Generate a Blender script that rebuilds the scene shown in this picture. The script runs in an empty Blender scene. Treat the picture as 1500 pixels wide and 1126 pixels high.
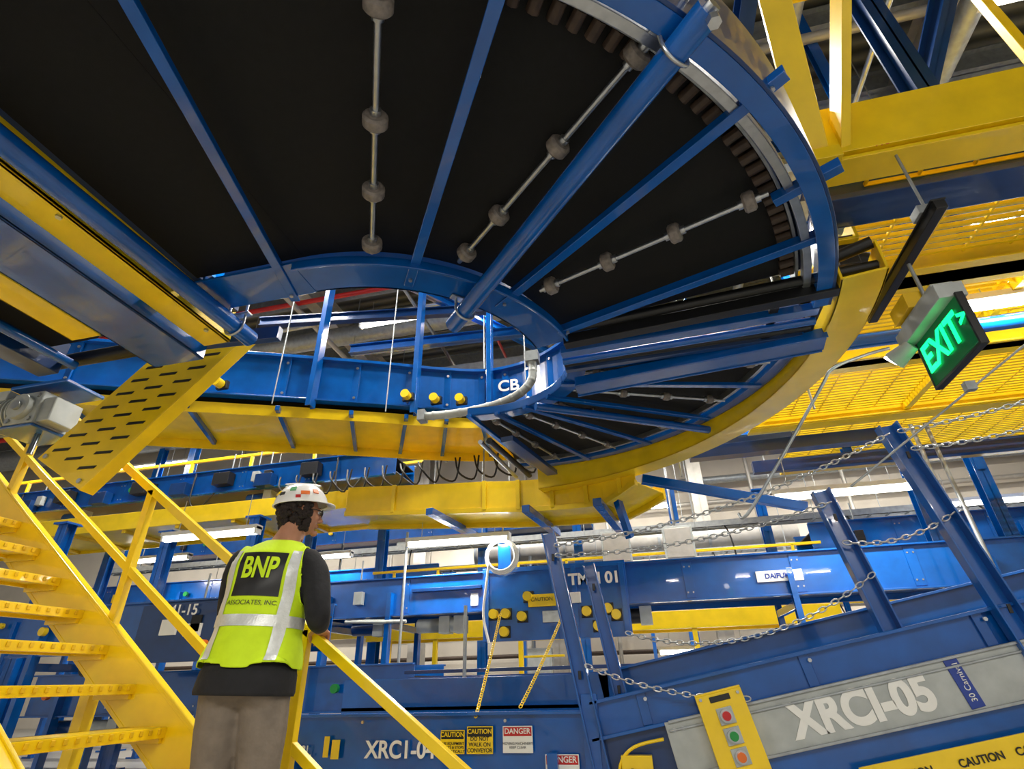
import bpy, bmesh, math, random
from mathutils import Vector, Matrix
from mathutils.bvhtree import BVHTree
random.seed(7)
V=Vector
SC=bpy.context.scene
COL=bpy.context.collection
# ---------------------------------------------------------------- materials
MATS={}
def srgb(r,g,b):
    f=lambda c:(c/255/12.92) if c/255<=0.04045 else ((c/255+0.055)/1.055)**2.4
    return (f(r),f(g),f(b),1)
def mat(name,col,rough=.4,metal=0.,var=.12,scale=6.,bump=.0,bscale=60,coat=0.,emit=None,estr=0):
    m=bpy.data.materials.new(name);m.use_nodes=True
    nt=m.node_tree;b=nt.nodes["Principled BSDF"]
    b.inputs["Roughness"].default_value=rough;b.inputs["Metallic"].default_value=metal
    b.inputs["Coat Weight"].default_value=coat
    tc=nt.nodes.new("ShaderNodeTexCoord");n=nt.nodes.new("ShaderNodeTexNoise")
    n.inputs["Scale"].default_value=scale;n.inputs["Detail"].default_value=5
    nt.links.new(tc.outputs["Object"],n.inputs["Vector"])
    cr=nt.nodes.new("ShaderNodeValToRGB")
    c=srgb(*col)
    cr.color_ramp.elements[0].position=.3;cr.color_ramp.elements[1].position=.7
    cr.color_ramp.elements[0].color=(c[0]*(1-var),c[1]*(1-var),c[2]*(1-var),1)
    cr.color_ramp.elements[1].color=(min(1,c[0]*(1+var)),min(1,c[1]*(1+var)),min(1,c[2]*(1+var)),1)
    nt.links.new(n.outputs["Fac"],cr.inputs["Fac"]);nt.links.new(cr.outputs["Color"],b.inputs["Base Color"])
    if bump>0:
        n2=nt.nodes.new("ShaderNodeTexNoise");n2.inputs["Scale"].default_value=bscale
        nt.links.new(tc.outputs["Object"],n2.inputs["Vector"])
        bp=nt.nodes.new("ShaderNodeBump");bp.inputs["Strength"].default_value=bump;bp.inputs["Distance"].default_value=.01
        nt.links.new(n2.outputs["Fac"],bp.inputs["Height"]);nt.links.new(bp.outputs["Normal"],b.inputs["Normal"])
    if emit:
        b.inputs["Emission Color"].default_value=srgb(*emit);b.inputs["Emission Strength"].default_value=estr
    MATS[name]=m
    return m
mat("blue",(0,84,166),.22,.0,.18,5,.05,9,coat=.5)
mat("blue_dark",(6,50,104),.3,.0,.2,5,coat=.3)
mat("yellow",(244,206,8),.33,.0,.1,4,.04,9,coat=.3)
mat("yellow_dark",(222,180,12),.45,.0,.12,5)
mat("black_belt",(9,9,9),.92,.0,.3,30,.2,350)
mat("black",(14,14,15),.45)
mat("steel",(185,188,190),.28,.9,.12,20,.05,80)
mat("galv",(158,163,166),.45,.55,.16,14,.05,40)
mat("alum_gray",(172,177,175),.42,.1,.12,9)
mat("wheel",(126,118,112),.5,.1,.3,40)
mat("brown",(62,48,38),.6,.1,.3,30)
mat("white",(235,235,230),.45,0,.04)
mat("red",(190,25,25),.4)
mat("orange",(225,110,30),.45)
mat("green",(25,140,60),.4)
mat("exit_green",(10,230,120),.4,emit=(15,255,120),estr=3.0)
mat("exit_dark",(4,50,24),.3,emit=(6,120,55),estr=.25)
mat("tube_light",(255,250,240),.4,emit=(255,250,238),estr=18)
mat("wall",(205,197,184),.8,0,.05,2,.1,20)
mat("floor",(165,163,158),.4,0,.08,1.5,.05,30)
mat("pipe",(176,172,165),.4,.3,.1,8)
mat("lime",(208,240,20),.75,0,.07,12,.35,22)
mat("tape",(215,218,215),.35,.3,.06,60,.15,120)
mat("shirt",(30,30,33),.9,0,.2,20,.5,28)
mat("pants",(122,111,99),.9,0,.12,20,.55,24)
mat("skin",(180,126,96),.55,0,.06,30,.05,200)
mat("hair",(34,22,16),.75,0,.4,80,.8,160)
mat("helmet",(238,236,230),.25,0,.03,10,coat=.5)
mat("lens",(40,42,45),.1,.2)
mat("label_blue",(30,60,150),.4)
mat("lip",(150,85,75),.5)
mat("eye",(240,238,235),.3)
def ceil_mat():
    m=bpy.data.materials.new("ceiling_deck");m.use_nodes=True;nt=m.node_tree;b=nt.nodes["Principled BSDF"]
    tc=nt.nodes.new("ShaderNodeTexCoord");w=nt.nodes.new("ShaderNodeTexWave");w.inputs["Scale"].default_value=1.2;w.bands_direction='Y'
    nt.links.new(tc.outputs["Object"],w.inputs["Vector"])
    cr=nt.nodes.new("ShaderNodeValToRGB");cr.color_ramp.elements[0].color=srgb(58,60,60);cr.color_ramp.elements[1].color=srgb(124,124,116)
    nt.links.new(w.outputs["Fac"],cr.inputs["Fac"]);nt.links.new(cr.outputs["Color"],b.inputs["Base Color"])
    bp=nt.nodes.new("ShaderNodeBump");bp.inputs["Distance"].default_value=.05;nt.links.new(w.outputs["Fac"],bp.inputs["Height"]);nt.links.new(bp.outputs["Normal"],b.inputs["Normal"])
    b.inputs["Roughness"].default_value=.6;MATS["ceiling_deck"]=m
ceil_mat()
# ---------------------------------------------------------------- mesh builder
class B:
    def __init__(s,name): s.n=name;s.v=[];s.f=[];s.m=[];s.ms=[];s.sm=[]
    def mi(s,m):
        if m not in s.ms:s.ms.append(m)
        return s.ms.index(m)
    def add(s,vs,fs,m,smooth=False):
        o=len(s.v);s.v+= [tuple(v) for v in vs];k=s.mi(m)
        for f in fs: s.f.append(tuple(i+o for i in f));s.m.append(k);s.sm.append(smooth)
    def box(s,c,size,m,R=None):
        c=V(c);hx,hy,hz=[k/2 for k in size];vs=[]
        for x in(-hx,hx):
            for y in(-hy,hy):
                for z in(-hz,hz):
                    p=V((x,y,z));
                    if R is not None:p=R@p
                    vs.append(c+p)
        s.add(vs,[(0,1,3,2),(4,6,7,5),(0,4,5,1),(2,3,7,6),(0,2,6,4),(1,5,7,3)],m)
    def bb(s,a,b,m):
        s.box([(a[i]+b[i])/2 for i in range(3)],[abs(b[i]-a[i]) for i in range(3)],m)
    def frame(s,p1,p2,up=(0,0,1)):
        d=(V(p2)-V(p1)).normalized();u=V(up)
        if abs(d.dot(u))>.98:u=V((0,1,0))
        sd=d.cross(u).normalized();u=sd.cross(d).normalized();return d,sd,u
    def beam(s,p1,p2,w,h,m,up=(0,0,1),off=(0,0)):
        d,sd,u=s.frame(p1,p2,up);p1=V(p1)+sd*off[0]+u*off[1];p2=V(p2)+sd*off[0]+u*off[1]
        vs=[]
        for p in(p1,p2):
            for a,b in((-1,-1),(1,-1),(1,1),(-1,1)): vs.append(p+sd*a*w/2+u*b*h/2)
        s.add(vs,[(3,2,1,0),(4,5,6,7),(0,1,5,4),(1,2,6,5),(2,3,7,6),(3,0,4,7)],m)
    def chan(s,p1,p2,w,h,m,t=.012,side=1,up=(0,0,1)):   # C channel, web at -side
        s.beam(p1,p2,t,h,m,up,(-side*(w/2),0))
        s.beam(p1,p2,w,t,m,up,(0,h/2-t/2));s.beam(p1,p2,w,t,m,up,(0,-h/2+t/2))
    def ibeam(s,p1,p2,w,h,m,t=.014,up=(0,0,1)):
        s.beam(p1,p2,t,h,m,up);s.beam(p1,p2,w,t,m,up,(0,h/2-t/2));s.beam(p1,p2,w,t,m,up,(0,-h/2+t/2))
    def tube(s,p1,p2,r,m,n=14,r2=None,cap=True):
        d,sd,u=s.frame(p1,p2);r2=r if r2 is None else r2;vs=[]
        for p,rr in((V(p1),r),(V(p2),r2)):
            for i in range(n):
                a=2*math.pi*i/n;vs.append(p+sd*math.cos(a)*rr+u*math.sin(a)*rr)
        s.add(vs,[(i,(i+1)%n,n+(i+1)%n,n+i) for i in range(n)],m,True)
        if cap:s.add(vs,[tuple(range(n))[::-1],tuple(range(n,2*n))],m)
    def pipe(s,pts,r,m,n=10):
        pts=[V(p) for p in pts];rings=[];u=None
        for i,p in enumerate(pts):
            d=(pts[min(i+1,len(pts)-1)]-pts[max(i-1,0)]).normalized()
            if u is None:
                u=V((0,0,1)) if abs(d.z)<.9 else V((0,1,0))
            sd=d.cross(u).normalized();u=sd.cross(d).normalized()
            rr=r[i] if isinstance(r,(list,tuple)) else r
            rings.append([p+sd*math.cos(2*math.pi*k/n)*rr+u*math.sin(2*math.pi*k/n)*rr for k in range(n)])
        vs=[q for g in rings for q in g];fs=[]
        for j in range(len(rings)-1):
            for i in range(n): fs.append((j*n+i,j*n+(i+1)%n,(j+1)*n+(i+1)%n,(j+1)*n+i))
        s.add(vs,fs,m,True);L=len(vs);s.add(vs,[tuple(range(n))[::-1],tuple(range(L-n,L))],m)
    def loft(s,rings,m,n=20):  # rings: (x,y,z,rx,ry)
        vs=[];fs=[]
        for (x,y,z,rx,ry) in rings:
            for k in range(n):
                a=2*math.pi*k/n;vs.append((x+math.cos(a)*rx,y+math.sin(a)*ry,z))
        for j in range(len(rings)-1):
            for i in range(n): fs.append((j*n+i,j*n+(i+1)%n,(j+1)*n+(i+1)%n,(j+1)*n+i))
        L=len(vs);fs.append(tuple(range(n))[::-1]);fs.append(tuple(range(L-n,L)));s.add(vs,fs,m,True)
    def sph(s,c,r,m,n=14,k=9):
        if not isinstance(r,(tuple,list)):r=(r,r,r)
        vs=[];fs=[]
        for j in range(k+1):
            t=math.pi*j/k
            for i in range(n):
                a=2*math.pi*i/n;vs.append((c[0]+r[0]*math.sin(t)*math.cos(a),c[1]+r[1]*math.sin(t)*math.sin(a),c[2]-r[2]*math.cos(t)))
        for j in range(k):
            for i in range(n): fs.append((j*n+i,j*n+(i+1)%n,(j+1)*n+(i+1)%n,(j+1)*n+i))
        s.add(vs,fs,m,True)
    def arc(s,c,r0,r1,a0,a1,z0,z1,m,n=48,zf=None,smooth=True):
        vs=[]
        for i in range(n+1):
            a=math.radians(a0+(a1-a0)*i/n);dz=zf(math.degrees(a)) if zf else 0
            for r,z in((r0,z0),(r1,z0),(r1,z1),(r0,z1)): vs.append((c[0]+r*math.cos(a),c[1]+r*math.sin(a),z+dz))
        fs=[(3,2,1,0),tuple(4*n+k for k in range(4))]
        for i in range(n):
            for k in range(4):
                fs.append((4*i+k,4*i+(k+1)%4,4*i+4+(k+1)%4,4*i+4+k))
        s.add(vs,fs,m,False)
    def ribbon(s,pts,w,z0,z1,m,side=0):  # vertical wall along xy polyline, w thickness, side offset
        P=[V((p[0],p[1],0)) for p in pts];vs=[]
        zs=[(p[2] if len(p)>2 else 0) for p in pts]
        for i,p in enumerate(P):
            d=(P[min(i+1,len(P)-1)]-P[max(i-1,0)]).normalized();nn=V((-d.y,d.x,0))
            for o,z in((side-w/2,z0),(side+w/2,z0),(side+w/2,z1),(side-w/2,z1)):
                q=p+nn*o;vs.append((q.x,q.y,z+zs[i]))
        fs=[(3,2,1,0),tuple(4*(len(P)-1)+k for k in range(4))]
        for i in range(len(P)-1):
            for k in range(4): fs.append((4*i+k,4*i+(k+1)%4,4*i+4+(k+1)%4,4*i+4+k))
        s.add(vs,fs,m)
    def bolt(s,p,d,m="steel",r=.018,h=.012):
        p=V(p);d=V(d).normalized();s.tube(p,p+d*h,r,m,6)
    def done(s,bevel=0,parent=None):
        me=bpy.data.meshes.new(s.n);me.from_pydata(s.v,[],s.f)
        for m in s.ms: me.materials.append(MATS[m])
        me.polygons.foreach_set("material_index",s.m);me.polygons.foreach_set("use_smooth",s.sm)
        bm=bmesh.new();bm.from_mesh(me);bmesh.ops.recalc_face_normals(bm,faces=bm.faces);bm.to_mesh(me);bm.free()
        me.update();o=bpy.data.objects.new(s.n,me);COL.objects.link(o)
        if bevel:
            b=o.modifiers.new("bevel",'BEVEL');b.width=bevel;b.segments=2;b.limit_method='ANGLE';b.angle_limit=math.radians(40)
        if parent:o.parent=parent
        return o
def text(body,loc,size,xd,yd,m,parent,name,ext=.0015,align='CENTER',sx=1,bold=0):
    c=bpy.data.curves.new(name,'FONT');c.body=body;c.size=size;c.align_x=align;c.align_y='CENTER';c.extrude=ext;c.offset=bold
    c.materials.append(MATS[m]);o=bpy.data.objects.new(name,c);COL.objects.link(o)
    x=V(xd).normalized();y=V(yd);y=(y-x*y.dot(x)).normalized();z=x.cross(y)
    M=Matrix((x*sx,y,z)).transposed().to_4x4();M.translation=V(loc);o.matrix_world=M
    if parent:o.parent=parent
    return o
XP=(1,0,0);ZP=(0,0,1)
# ---------------------------------------------------------------- room
FZ=.30
b=B("floor");b.bb((-26,-9,FZ-.2),(15,17,FZ),"floor");b.done()
b=B("ceiling");b.bb((-26,-9,9.0),(15,17,9.2),"ceiling_deck");b.done()
b=B("wall_back");b.bb((-26,15,FZ),(15,15.2,9),"wall");b.done()
b=B("wall_left");b.bb((-26.2,-9,FZ),(-26,17,9),"wall");b.done()
b=B("wall_right");b.bb((13,-9,FZ),(13.2,17,9),"wall");b.done()
b=B("ceiling_joists")
for i in range(14):
    y=-1+i*1.15;b.ibeam((-24,y,8.75),(12.9,y,8.75),.15,.4,"galv")
for x in(-12,-6,0,4.5,9): b.ibeam((x,-5,8.4),(x,14.9,8.4),.25,.5,"pipe")
b.done()
b=B("ceiling_pipes")
for i,(y,z,r,m) in enumerate([(4.2,7.6,.06,"pipe"),(5.2,7.3,.04,"red"),(6.0,7.8,.1,"galv"),(7.5,7.4,.05,"steel"),(8.4,7.7,.2,"galv"),(9.5,7.0,.06,"red"),(11,7.2,.3,"galv"),(2.6,7.9,.05,"pipe"),(3.3,7.5,.03,"steel"),(6.6,7.2,.045,"red"),(5.6,7.6,.03,"steel")]):
    b.tube((-22,y,z),(12.9,y,z),r,m)
for i,(x,z,r,m) in enumerate([(-5.4,7.1,.05,"pipe"),(-3.4,7.2,.035,"steel"),(-1.2,7.0,.06,"pipe"),(-2.3,7.35,.03,"red"),(2.2,7.0,.08,"galv"),(3.0,6.8,.03,"steel"),(4.0,7.1,.12,"galv"),(5.6,6.6,.04,"steel"),(-8,7,.1,"galv")]):
    b.tube((x,-3,z),(x,14.5,z),r,m)
for i in range(30):
    x=random.uniform(-9,8);y=random.uniform(2,12);b.tube((x,y,5.6+random.random()),(x,y,9),.008,"galv",6)
b.done()
b=B("air_duct");b.tube((-4,13.2,3.95),(3.4,13.2,3.95),.3,"pipe",24)
for i in range(7): b.tube((-4+i*1.1,13.2,3.95),(-3.94+i*1.1,13.2,3.95),.325,"galv",24)
b.done()
b=B("ventilation_duct");b.bb((-.6,5.0,6.4),(5.5,5.9,7.0),"galv");b.bb((-5,8.9,6.2),(9,9.9,6.9),"galv")
for i in range(6): b.bb((-.6+i*1.2,4.97,6.37),(-.55+i*1.2,5.93,7.03),"pipe")
b.done(.01)
# ---------------------------------------------------------------- lights
def fixture(p1,p2,power=60,down=True,visible=True):
    b=B("fluorescent_light_fixture");p1=V(p1);p2=V(p2)
    b.beam(p1+V((0,0,.06)),p2+V((0,0,.06)),.13,.05,"white")
    d=(p2-p1).normalized()
    b.tube(p1+d*.03,p2-d*.03,.03,"tube_light",10)
    b.beam(p1+V((0,0,.02)),p1+d*.03+V((0,0,.02)),.1,.09,"white");b.beam(p2-d*.03+V((0,0,.02)),p2+V((0,0,.02)),.1,.09,"white")
    for q in(p1+d*.2,p2-d*.2): b.tube(q+V((0,0,.08)),q+V((0,0,.5)),.005,"steel",6)
    o=b.done()
    l=bpy.data.lights.new("lamp",'AREA');l.shape='RECTANGLE';l.size=(p2-p1).length;l.size_y=.1;l.energy=power;l.color=(1,.95,.86)
    lo=bpy.data.objects.new("lamp",l);COL.objects.link(lo)
    z=V((0,0,1));x=d;y=z.cross(x);M=Matrix((x,y,z)).transposed().to_4x4();M.translation=(p1+p2)/2-V((0,0,.04));lo.matrix_world=M;lo.parent=o
    return o
fixture((-3.0,6.7,2.80),(-1.6,6.7,2.78),55)
fixture((1.5,6.4,2.92),(3.1,6.4,2.92),55)
fixture((.05,10,1.55),(1.55,10,1.55),40)
fixture((2.55,3.95,3.56),(4.2,3.95,3.56),70)
fixture((-9.5,8.4,3.3),(-8,8.4,3.3),70);fixture((-6.8,9.2,3.3),(-5.2,9.2,3.3),70)
fixture((-6,5.8,2.9),(-4.6,5.8,2.9),55)
fixture((4.5,9.4,3.4),(6.2,9.4,3.4),70);fixture((4.2,9.5,5.4),(6.4,9.5,5.4),70)
for x in(-6,-1,4): fixture((x,13.6,4.9),(x+2,13.6,4.9),70)  # fixtures added to brighten the back wall
for x in(-14,-9,-4.2,.4,5):
    for y in(6.8,11.3): fixture((x,y,6.6),(x+2.4,y,6.6),230)
for x in(-6,-1.0,4): fixture((x,3.9,7.0),(x+2.4,3.9,7.0),270)
for x in(-5.5,-1.5,2.4): fixture((x,-2.4,3.6),(x+2.4,-2.4,3.6),170)  # added fill: unseen fixtures behind the camera, brightening undersides and front faces
w=bpy.data.worlds.new("world");SC.world=w;w.use_nodes=True
w.node_tree.nodes["Background"].inputs[0].default_value=(1,.97,.92,1);w.node_tree.nodes["Background"].inputs[1].default_value=.6
# ---------------------------------------------------------------- upper power turn
C0=(-1.55,3.10);CT=(-2.06,3.65);RI=1.31;RO=2.77
def pol(r,a,z,c=C0): a=math.radians(a);return V((c[0]+r*math.cos(a),c[1]+r*math.sin(a),z))
def rollerrod(b,p,q,fr,rw=.05):
    p=V(p);q=V(q);d=(q-p).normalized();b.tube(p,q,.013,"steel",10)
    for f in fr:
        c=p.lerp(q,f)
        b.tube(c-d*.028,c-d*.018,rw*.8,"wheel",18,rw);b.tube(c-d*.018,c+d*.018,rw,"wheel",18);b.tube(c+d*.018,c+d*.028,rw,"wheel",18,rw*.8)
        b.tube(c-d*.05,c+d*.05,.022,"steel",10)
b=B("spiral_power_turn_conveyor")
A0,A1=-90,-9
for zz in(3.215,3.30):
    b.arc(C0,RI-.08,RO-.09,A0,A1,zz,zz+.02,"black_belt",60)
    b.bb((-2.22,3.10-RO-.25,zz),(-1.55,3.10-RI+.08,zz+.02),"black_belt")
b.arc(C0,RI-.24,RI,A0,A1-1,3.10,3.115,"blue",60)
b.arc(C0,RI-.24,RI-.225,A0,A1-1,3.10,3.42,"blue",60);b.arc(C0,RI-.015,RI,A0,A1-1,3.06,3.11,"blue",60)
b.bb((-2.2,1.79,3.10),(-1.55,2.03,3.115),"blue");b.bb((-2.2,2.015,3.1),(-1.55,2.03,3.42),"blue")
b.arc(C0,RO-.05,RO+.03,A0-6,A1+4,3.06,3.14,"blue",60)
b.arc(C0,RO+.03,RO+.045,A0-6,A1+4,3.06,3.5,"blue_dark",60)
b.arc(C0,RO-.11,RO-.07,A0,A1+2,3.10,3.16,"steel",60)
b.arc(C0,RO-.135,RO-.12,A0,A1+2,3.16,3.28,"galv",60)
a=A0
while a<A1:
    b.tube(pol(RO-.21,a,3.19),pol(RO-.14,a,3.19),.026,"brown" ,8);a+=1.7
for(p,q) in(((-1.70,2.06),(-1.29,.38)),((-1.04,2.10),(-.10,.70)),((-.62,2.42),(.74,1.36)),((-.32,2.78),(1.14,2.27))):
    p=V((p[0],p[1],3.095));q=V((q[0],q[1],3.095))
    b.beam(p,q,.05,.012,"blue");b.beam(p+V((0,0,.03)),q+V((0,0,.03)),.012,.06,"blue")
    d=(q-p).normalized()
    for c in(p+d*.06,q-d*.06): b.bolt(c+V((0,0,-.006)),(0,0,-1),"steel",.011)
# round support tubes
for a,r0,r1,rr,cl in((-46.5,1.70,3.62,.048,(1.86,3.47)),(-91.5,1.42,4.6,.05,(1.56,3.3))):
    b.tube(pol(r0,a,3.02,CT),pol(r1,a,3.02,CT),rr,"blue",24)
    for r in cl:
        p=pol(r,a,3.02,CT)
        pts=[];t=V((-math.sin(math.radians(a)),math.cos(math.radians(a)),0))
        for k in range(9):
            q=math.pi*k/8;pts.append(p+t*math.cos(q)*(rr+.01)+V((0,0,-math.sin(q)*(rr+.01))))
        pts=[pts[0]+V((0,0,.14))]+pts+[pts[-1]+V((0,0,.14))]
        b.pipe(pts,.008,"steel",8)
        b.beam(p+t*.09+V((0,0,.07)),p-t*.09+V((0,0,.07)),.04,.012,"steel")
    p=pol(r1,a,3.02,CT);d=pol(1,a,0)-pol(0,a,0)
    b.tube(p,p+d*.02,rr*.55,"steel",6);b.bolt(p+V((0,0,-rr)),(0,0,-1),"steel",.022,.03)
rollerrod(b,(-1.13,1.84,3.12),(-.41,.45,3.12),(.04,.255,.48,.75))
rollerrod(b,(-.74,2.06,3.16),(.46,.98,3.16),(.05,.24,.52,.80))
rollerrod(b,(-.36,2.36,3.12),(.78,1.95,3.12),(.06,.34,.64,.93))
b.beam((.80,1.98,3.10),(1.05,1.84,3.10),.05,.05,"blue")
# end of turn assembly
b.beam((-.30,2.86,3.08),(1.26,2.72,3.08),.07,.07,"black");b.tube((-.36,2.80,3.13),(1.45,2.64,3.13),.03,"black",14)
b.beam((-.34,2.98,3.08),(1.20,2.90,3.08),.07,.05,"blue");b.tube((-.34,3.06,3.06),(1.2,3.0,3.06),.025,"blue",14)
b.tube((-.34,3.13,3.08),(1.2,3.1,3.08),.022,"black",14)
b.beam((-.34,3.2,3.1),(1.2,3.17,3.1),.04,.08,"blue_dark")
b.beam((-.30,3.42,3.02),(1.3,3.22,3.02),.15,.012,"blue");b.beam((-.30,3.34,3.05),(1.3,3.14,3.05),.012,.07,"blue");b.beam((-.30,3.49,3.05),(1.3,3.30,3.05),.012,.09,"blue")
for r in(.95,1.2): b.box((r,2.95,3.1),(.05,.45,.05),"black")
b.done(.003)
# second (rising) turn
def zr(a): return 3.13+ (a-8)*.0034
b=B("spiral_power_turn_conveyor")
A0,A1=3,84
b.arc(C0,RI-.05,RO-.1,A0,A1,.08,.10,"black_belt",50,zr)
b.arc(C0,RI-.08,RI+.05,A0,A1,0,.015,"blue",50,zr);b.arc(C0,RI-.08,RI-.065,A0,A1,0,.08,"blue",50,zr)
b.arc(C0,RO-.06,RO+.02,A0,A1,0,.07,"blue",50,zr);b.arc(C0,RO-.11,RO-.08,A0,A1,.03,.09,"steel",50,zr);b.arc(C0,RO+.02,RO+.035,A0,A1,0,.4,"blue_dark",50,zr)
for a in(8,22,37,53,69,83): b.beam(pol(RI-.1,a,zr(a)-.01),pol(RO,a-3,zr(a)-.01),.045,.03,"blue")
for a in(15,30,45,61,76): rollerrod(b,pol(RI,a,zr(a)+.02),pol(RO-.08,a-3,zr(a)+.02),(.1,.35,.62,.9),.035)
b.tube(pol(1.15,41,3.16),pol(2.85,36,3.16),.035,"blue",16)
b.beam((-1.05,4.35,3.12),(-.85,5.65,3.22),.12,.05,"blue_dark");b.tube((-1.2,4.3,3.1),(-1.1,5.6,3.2),.03,"black",12);b.tube((-1.3,4.35,3.12),(-1.25,5.6,3.2),.022,"steel",12)
b.done(.003)
# yellow drip pan / skirt around spiral
b=B("yellow_drip_pan")
zq=lambda a:3.05+max(0,a)*.001
b.arc(C0,RO+.06,RO+.075,-10,80,0,.25,"yellow",60,zq)
b.arc(C0,RO+.06,3.06,-10,80,0,.015,"yellow",60,zq);b.arc(C0,3.045,3.06,-10,80,0,.2,"yellow",60,zq)
pw=[]
for a in range(58,96,4):
    q=pol(3.0,a,0);dz=max(0,.16-(a-58)*.02)
    pw.append((q.x,q.y,dz+max(0,(a-60))*.004))
pw+=[(-2.3,6.15,.18),(-3.0,6.2,.24),(-3.7,6.25,.3)]
b.ribbon(pw,.015,2.86,3.22,"yellow");b.ribbon(pw,.6,2.86,2.875,"yellow",-.3);b.ribbon(pw,.06,2.83,2.89,"yellow",0);b.ribbon(pw,.05,2.80,3.0,"yellow",-.6)
for i in range(1,len(pw)-1,2):
    x,y,dz=pw[i];b.box((x,y-.02,3.04+dz),(.05,.04,.36),"yellow")
for i in(2,6,10):
    x,y,dz=pw[i];b.beam((x-.05,y-.35,2.78+dz),(x+.1,y+.9,2.78+dz),.09,.08,"blue")
b.bb((-12,6.9,3.45),(-3.6,7.9,3.47),"yellow");b.bb((-12,6.88,3.45),(-3.6,6.9,3.72),"yellow");b.bb((-12,7.9,3.4),(-3.6,7.92,3.6),"yellow")
for i in range(9): b.bb((-12+i*1,6.9,3.4),(-11.93+i*1,7.9,3.45),"yellow_dark")
for a in(20,50,95): b.tube(pol(3.2,a,3.0),pol(3.2,a,8.7),.01,"galv",8)
b.done(.004)
# curved side-guard conveyor seen through the ring
path=[(-8.4,2.9),(-6.4,3.80),(-4.88,4.52),(-3.77,5.02),(-2.89,5.43),(-2.29,5.73),(-1.75,5.93),(-1.35,5.93),(-.95,5.80),(-.55,5.5),(-.3,5.1),(-.15,4.7)]
def cr(P,k=5):
    out=[]
    for i in range(len(P)-1):
        p0=V(P[max(i-1,0)]);p1=V(P[i]);p2=V(P[i+1]);p3=V(P[min(i+2,len(P)-1)])
        for j in range(k):
            t=j/k;out.append(.5*((2*p1)+(p2-p0)*t+(2*p0-5*p1+4*p2-p3)*t*t+(3*p1-p0-3*p2+p3)*t**3))
    out.append(V(P[-1]));return out
pp=cr([(x,y,0) for x,y in path])
b=B("curved_belt_conveyor")
b.ribbon(pp,.02,4.2,4.80,"blue");b.ribbon(pp,.10,4.78,4.82,"blue",-.04);b.ribbon(pp,.12,4.2,4.22,"blue",-.05)
b.ribbon(pp,.02,4.2,4.85,"blue",1.05)
b.ribbon(pp,1.0,4.60,4.62,"black_belt",.52)
b.ribbon(pp[4:46],1.1,4.10,4.12,"yellow",.56);b.ribbon(pp[4:46],.015,4.0,4.14,"yellow",.0);b.ribbon(pp[4:46],.015,3.98,4.14,"yellow",1.1)
for i in range(2,len(pp)-3,4):
    p=pp[i];q=pp[i+1];d=(q-p).normalized();n=V((-d.y,d.x,0))
    b.beam(p+V((0,0,4.07))-n*.1,p+n*1.2+V((0,0,4.07)),.05,.06,"blue")
    b.beam(p-n*.02+V((0,0,4.22)),p-n*.02+V((0,0,4.80)),.09,.02,"blue")
    for zz in(4.3,4.72): b.bolt(p-n*.03+V((0,0,zz)),-n)
for x,y in((-3.6,4.98),(-2.5,5.5),(-1.62,5.82),(-4.9,4.4)):
    b.chan((x,y,4.1),(x,y,8.5),.06,.12,"blue",.012,1,(0,1,0))
for x,y in((-2.55,5.42),(-2.25,5.6),(-1.95,5.7),(-4.9,4.38),(-4.5,4.55)):
    b.box((x,y,4.3),(.14,.05,.1),"black");b.tube((x,y-.03,4.3),(x,y-.12,4.3),.055,"yellow",14)
for x,y in((-3.9,4.8),(-2.75,5.35),(-1.1,5.7)): b.tube((x,y-.1,4.05),(x,y-.1,8.6),.008,"galv",8)
o=b.done(.003)
text("CB",(-1.38,5.86,4.52),.22,(1,.02,0),ZP,"white",o,"label_text",bold=.005)
b=B("flexible_conduit")
b.pipe(cr([(-2.1,4.9,3.74),(-1.75,4.85,3.70),(-1.35,4.8,3.70),(-1.05,4.8,3.79),(-.88,4.8,3.95),(-.86,4.8,4.2)]),.045,"alum_gray",14)
for t in range(26):
    q=cr([(-2.1,4.9,3.74),(-1.75,4.85,3.70),(-1.35,4.8,3.70),(-1.05,4.8,3.79),(-.88,4.8,3.95),(-.86,4.8,4.2)])[t];
    b.sph(q,(.05,.05,.05),"alum_gray",10,6) if t%2==0 else None
b.box((-.86,4.8,4.22),(.14,.12,.12),"galv");b.box((-2.12,4.9,3.74),(.08,.12,.12),"galv");b.done()
# ---------------------------------------------------------------- left overhead conveyor running along Y
b=B("overhead_belt_conveyor")
b.bb((-2.44,-3,3.04),(-2.26,2.25,3.06),"yellow");b.bb((-2.28,-3,3.04),(-2.26,2.25,3.25),"yellow")
b.bb((-2.26,-3,3.22),(-2.21,2.2,3.3),"blue_dark")
b.bb((-2.83,-3,2.98),(-2.47,2.3,2.995),"blue");b.bb((-2.485,-3,2.98),(-2.47,2.3,3.1),"blue");b.bb((-2.83,-3,2.98),(-2.815,2.3,3.16),"blue")
b.bb((-3.08,-3,3.0),(-2.87,1.95,3.015),"yellow");b.bb((-3.08,-3,3.0),(-3.065,1.95,3.2),"yellow")
b.bb((-3.5,-3,3.12),(-3.1,2.1,3.14),"black_belt");b.bb((-3.62,-3,2.98),(-3.46,2.2,3.2),"blue_dark")
b.tube((-3.35,-3,3.02),(-3.35,2.2,3.02),.03,"blue");b.bb((-4.3,-3,3.1),(-3.7,2.0,3.15),"blue_dark")
for y in(-.5,.7,1.9): b.bb((-3.6,y,3.16),(-2.2,y+.06,3.26),"blue")
b.tube((-3.6,2.24,3.1),(-2.5,2.24,3.1),.045,"black",14)
for y in(.2,1.2,2.1): b.bolt((-2.3,y,3.04),(0,0,-1),"steel",.014)
b.beam((-2.55,2.3,3.12),(-2.0,2.35,3.12),.05,.09,"blue_dark")
b.done(.004)
b=B("slotted_guard_plate")
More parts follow.
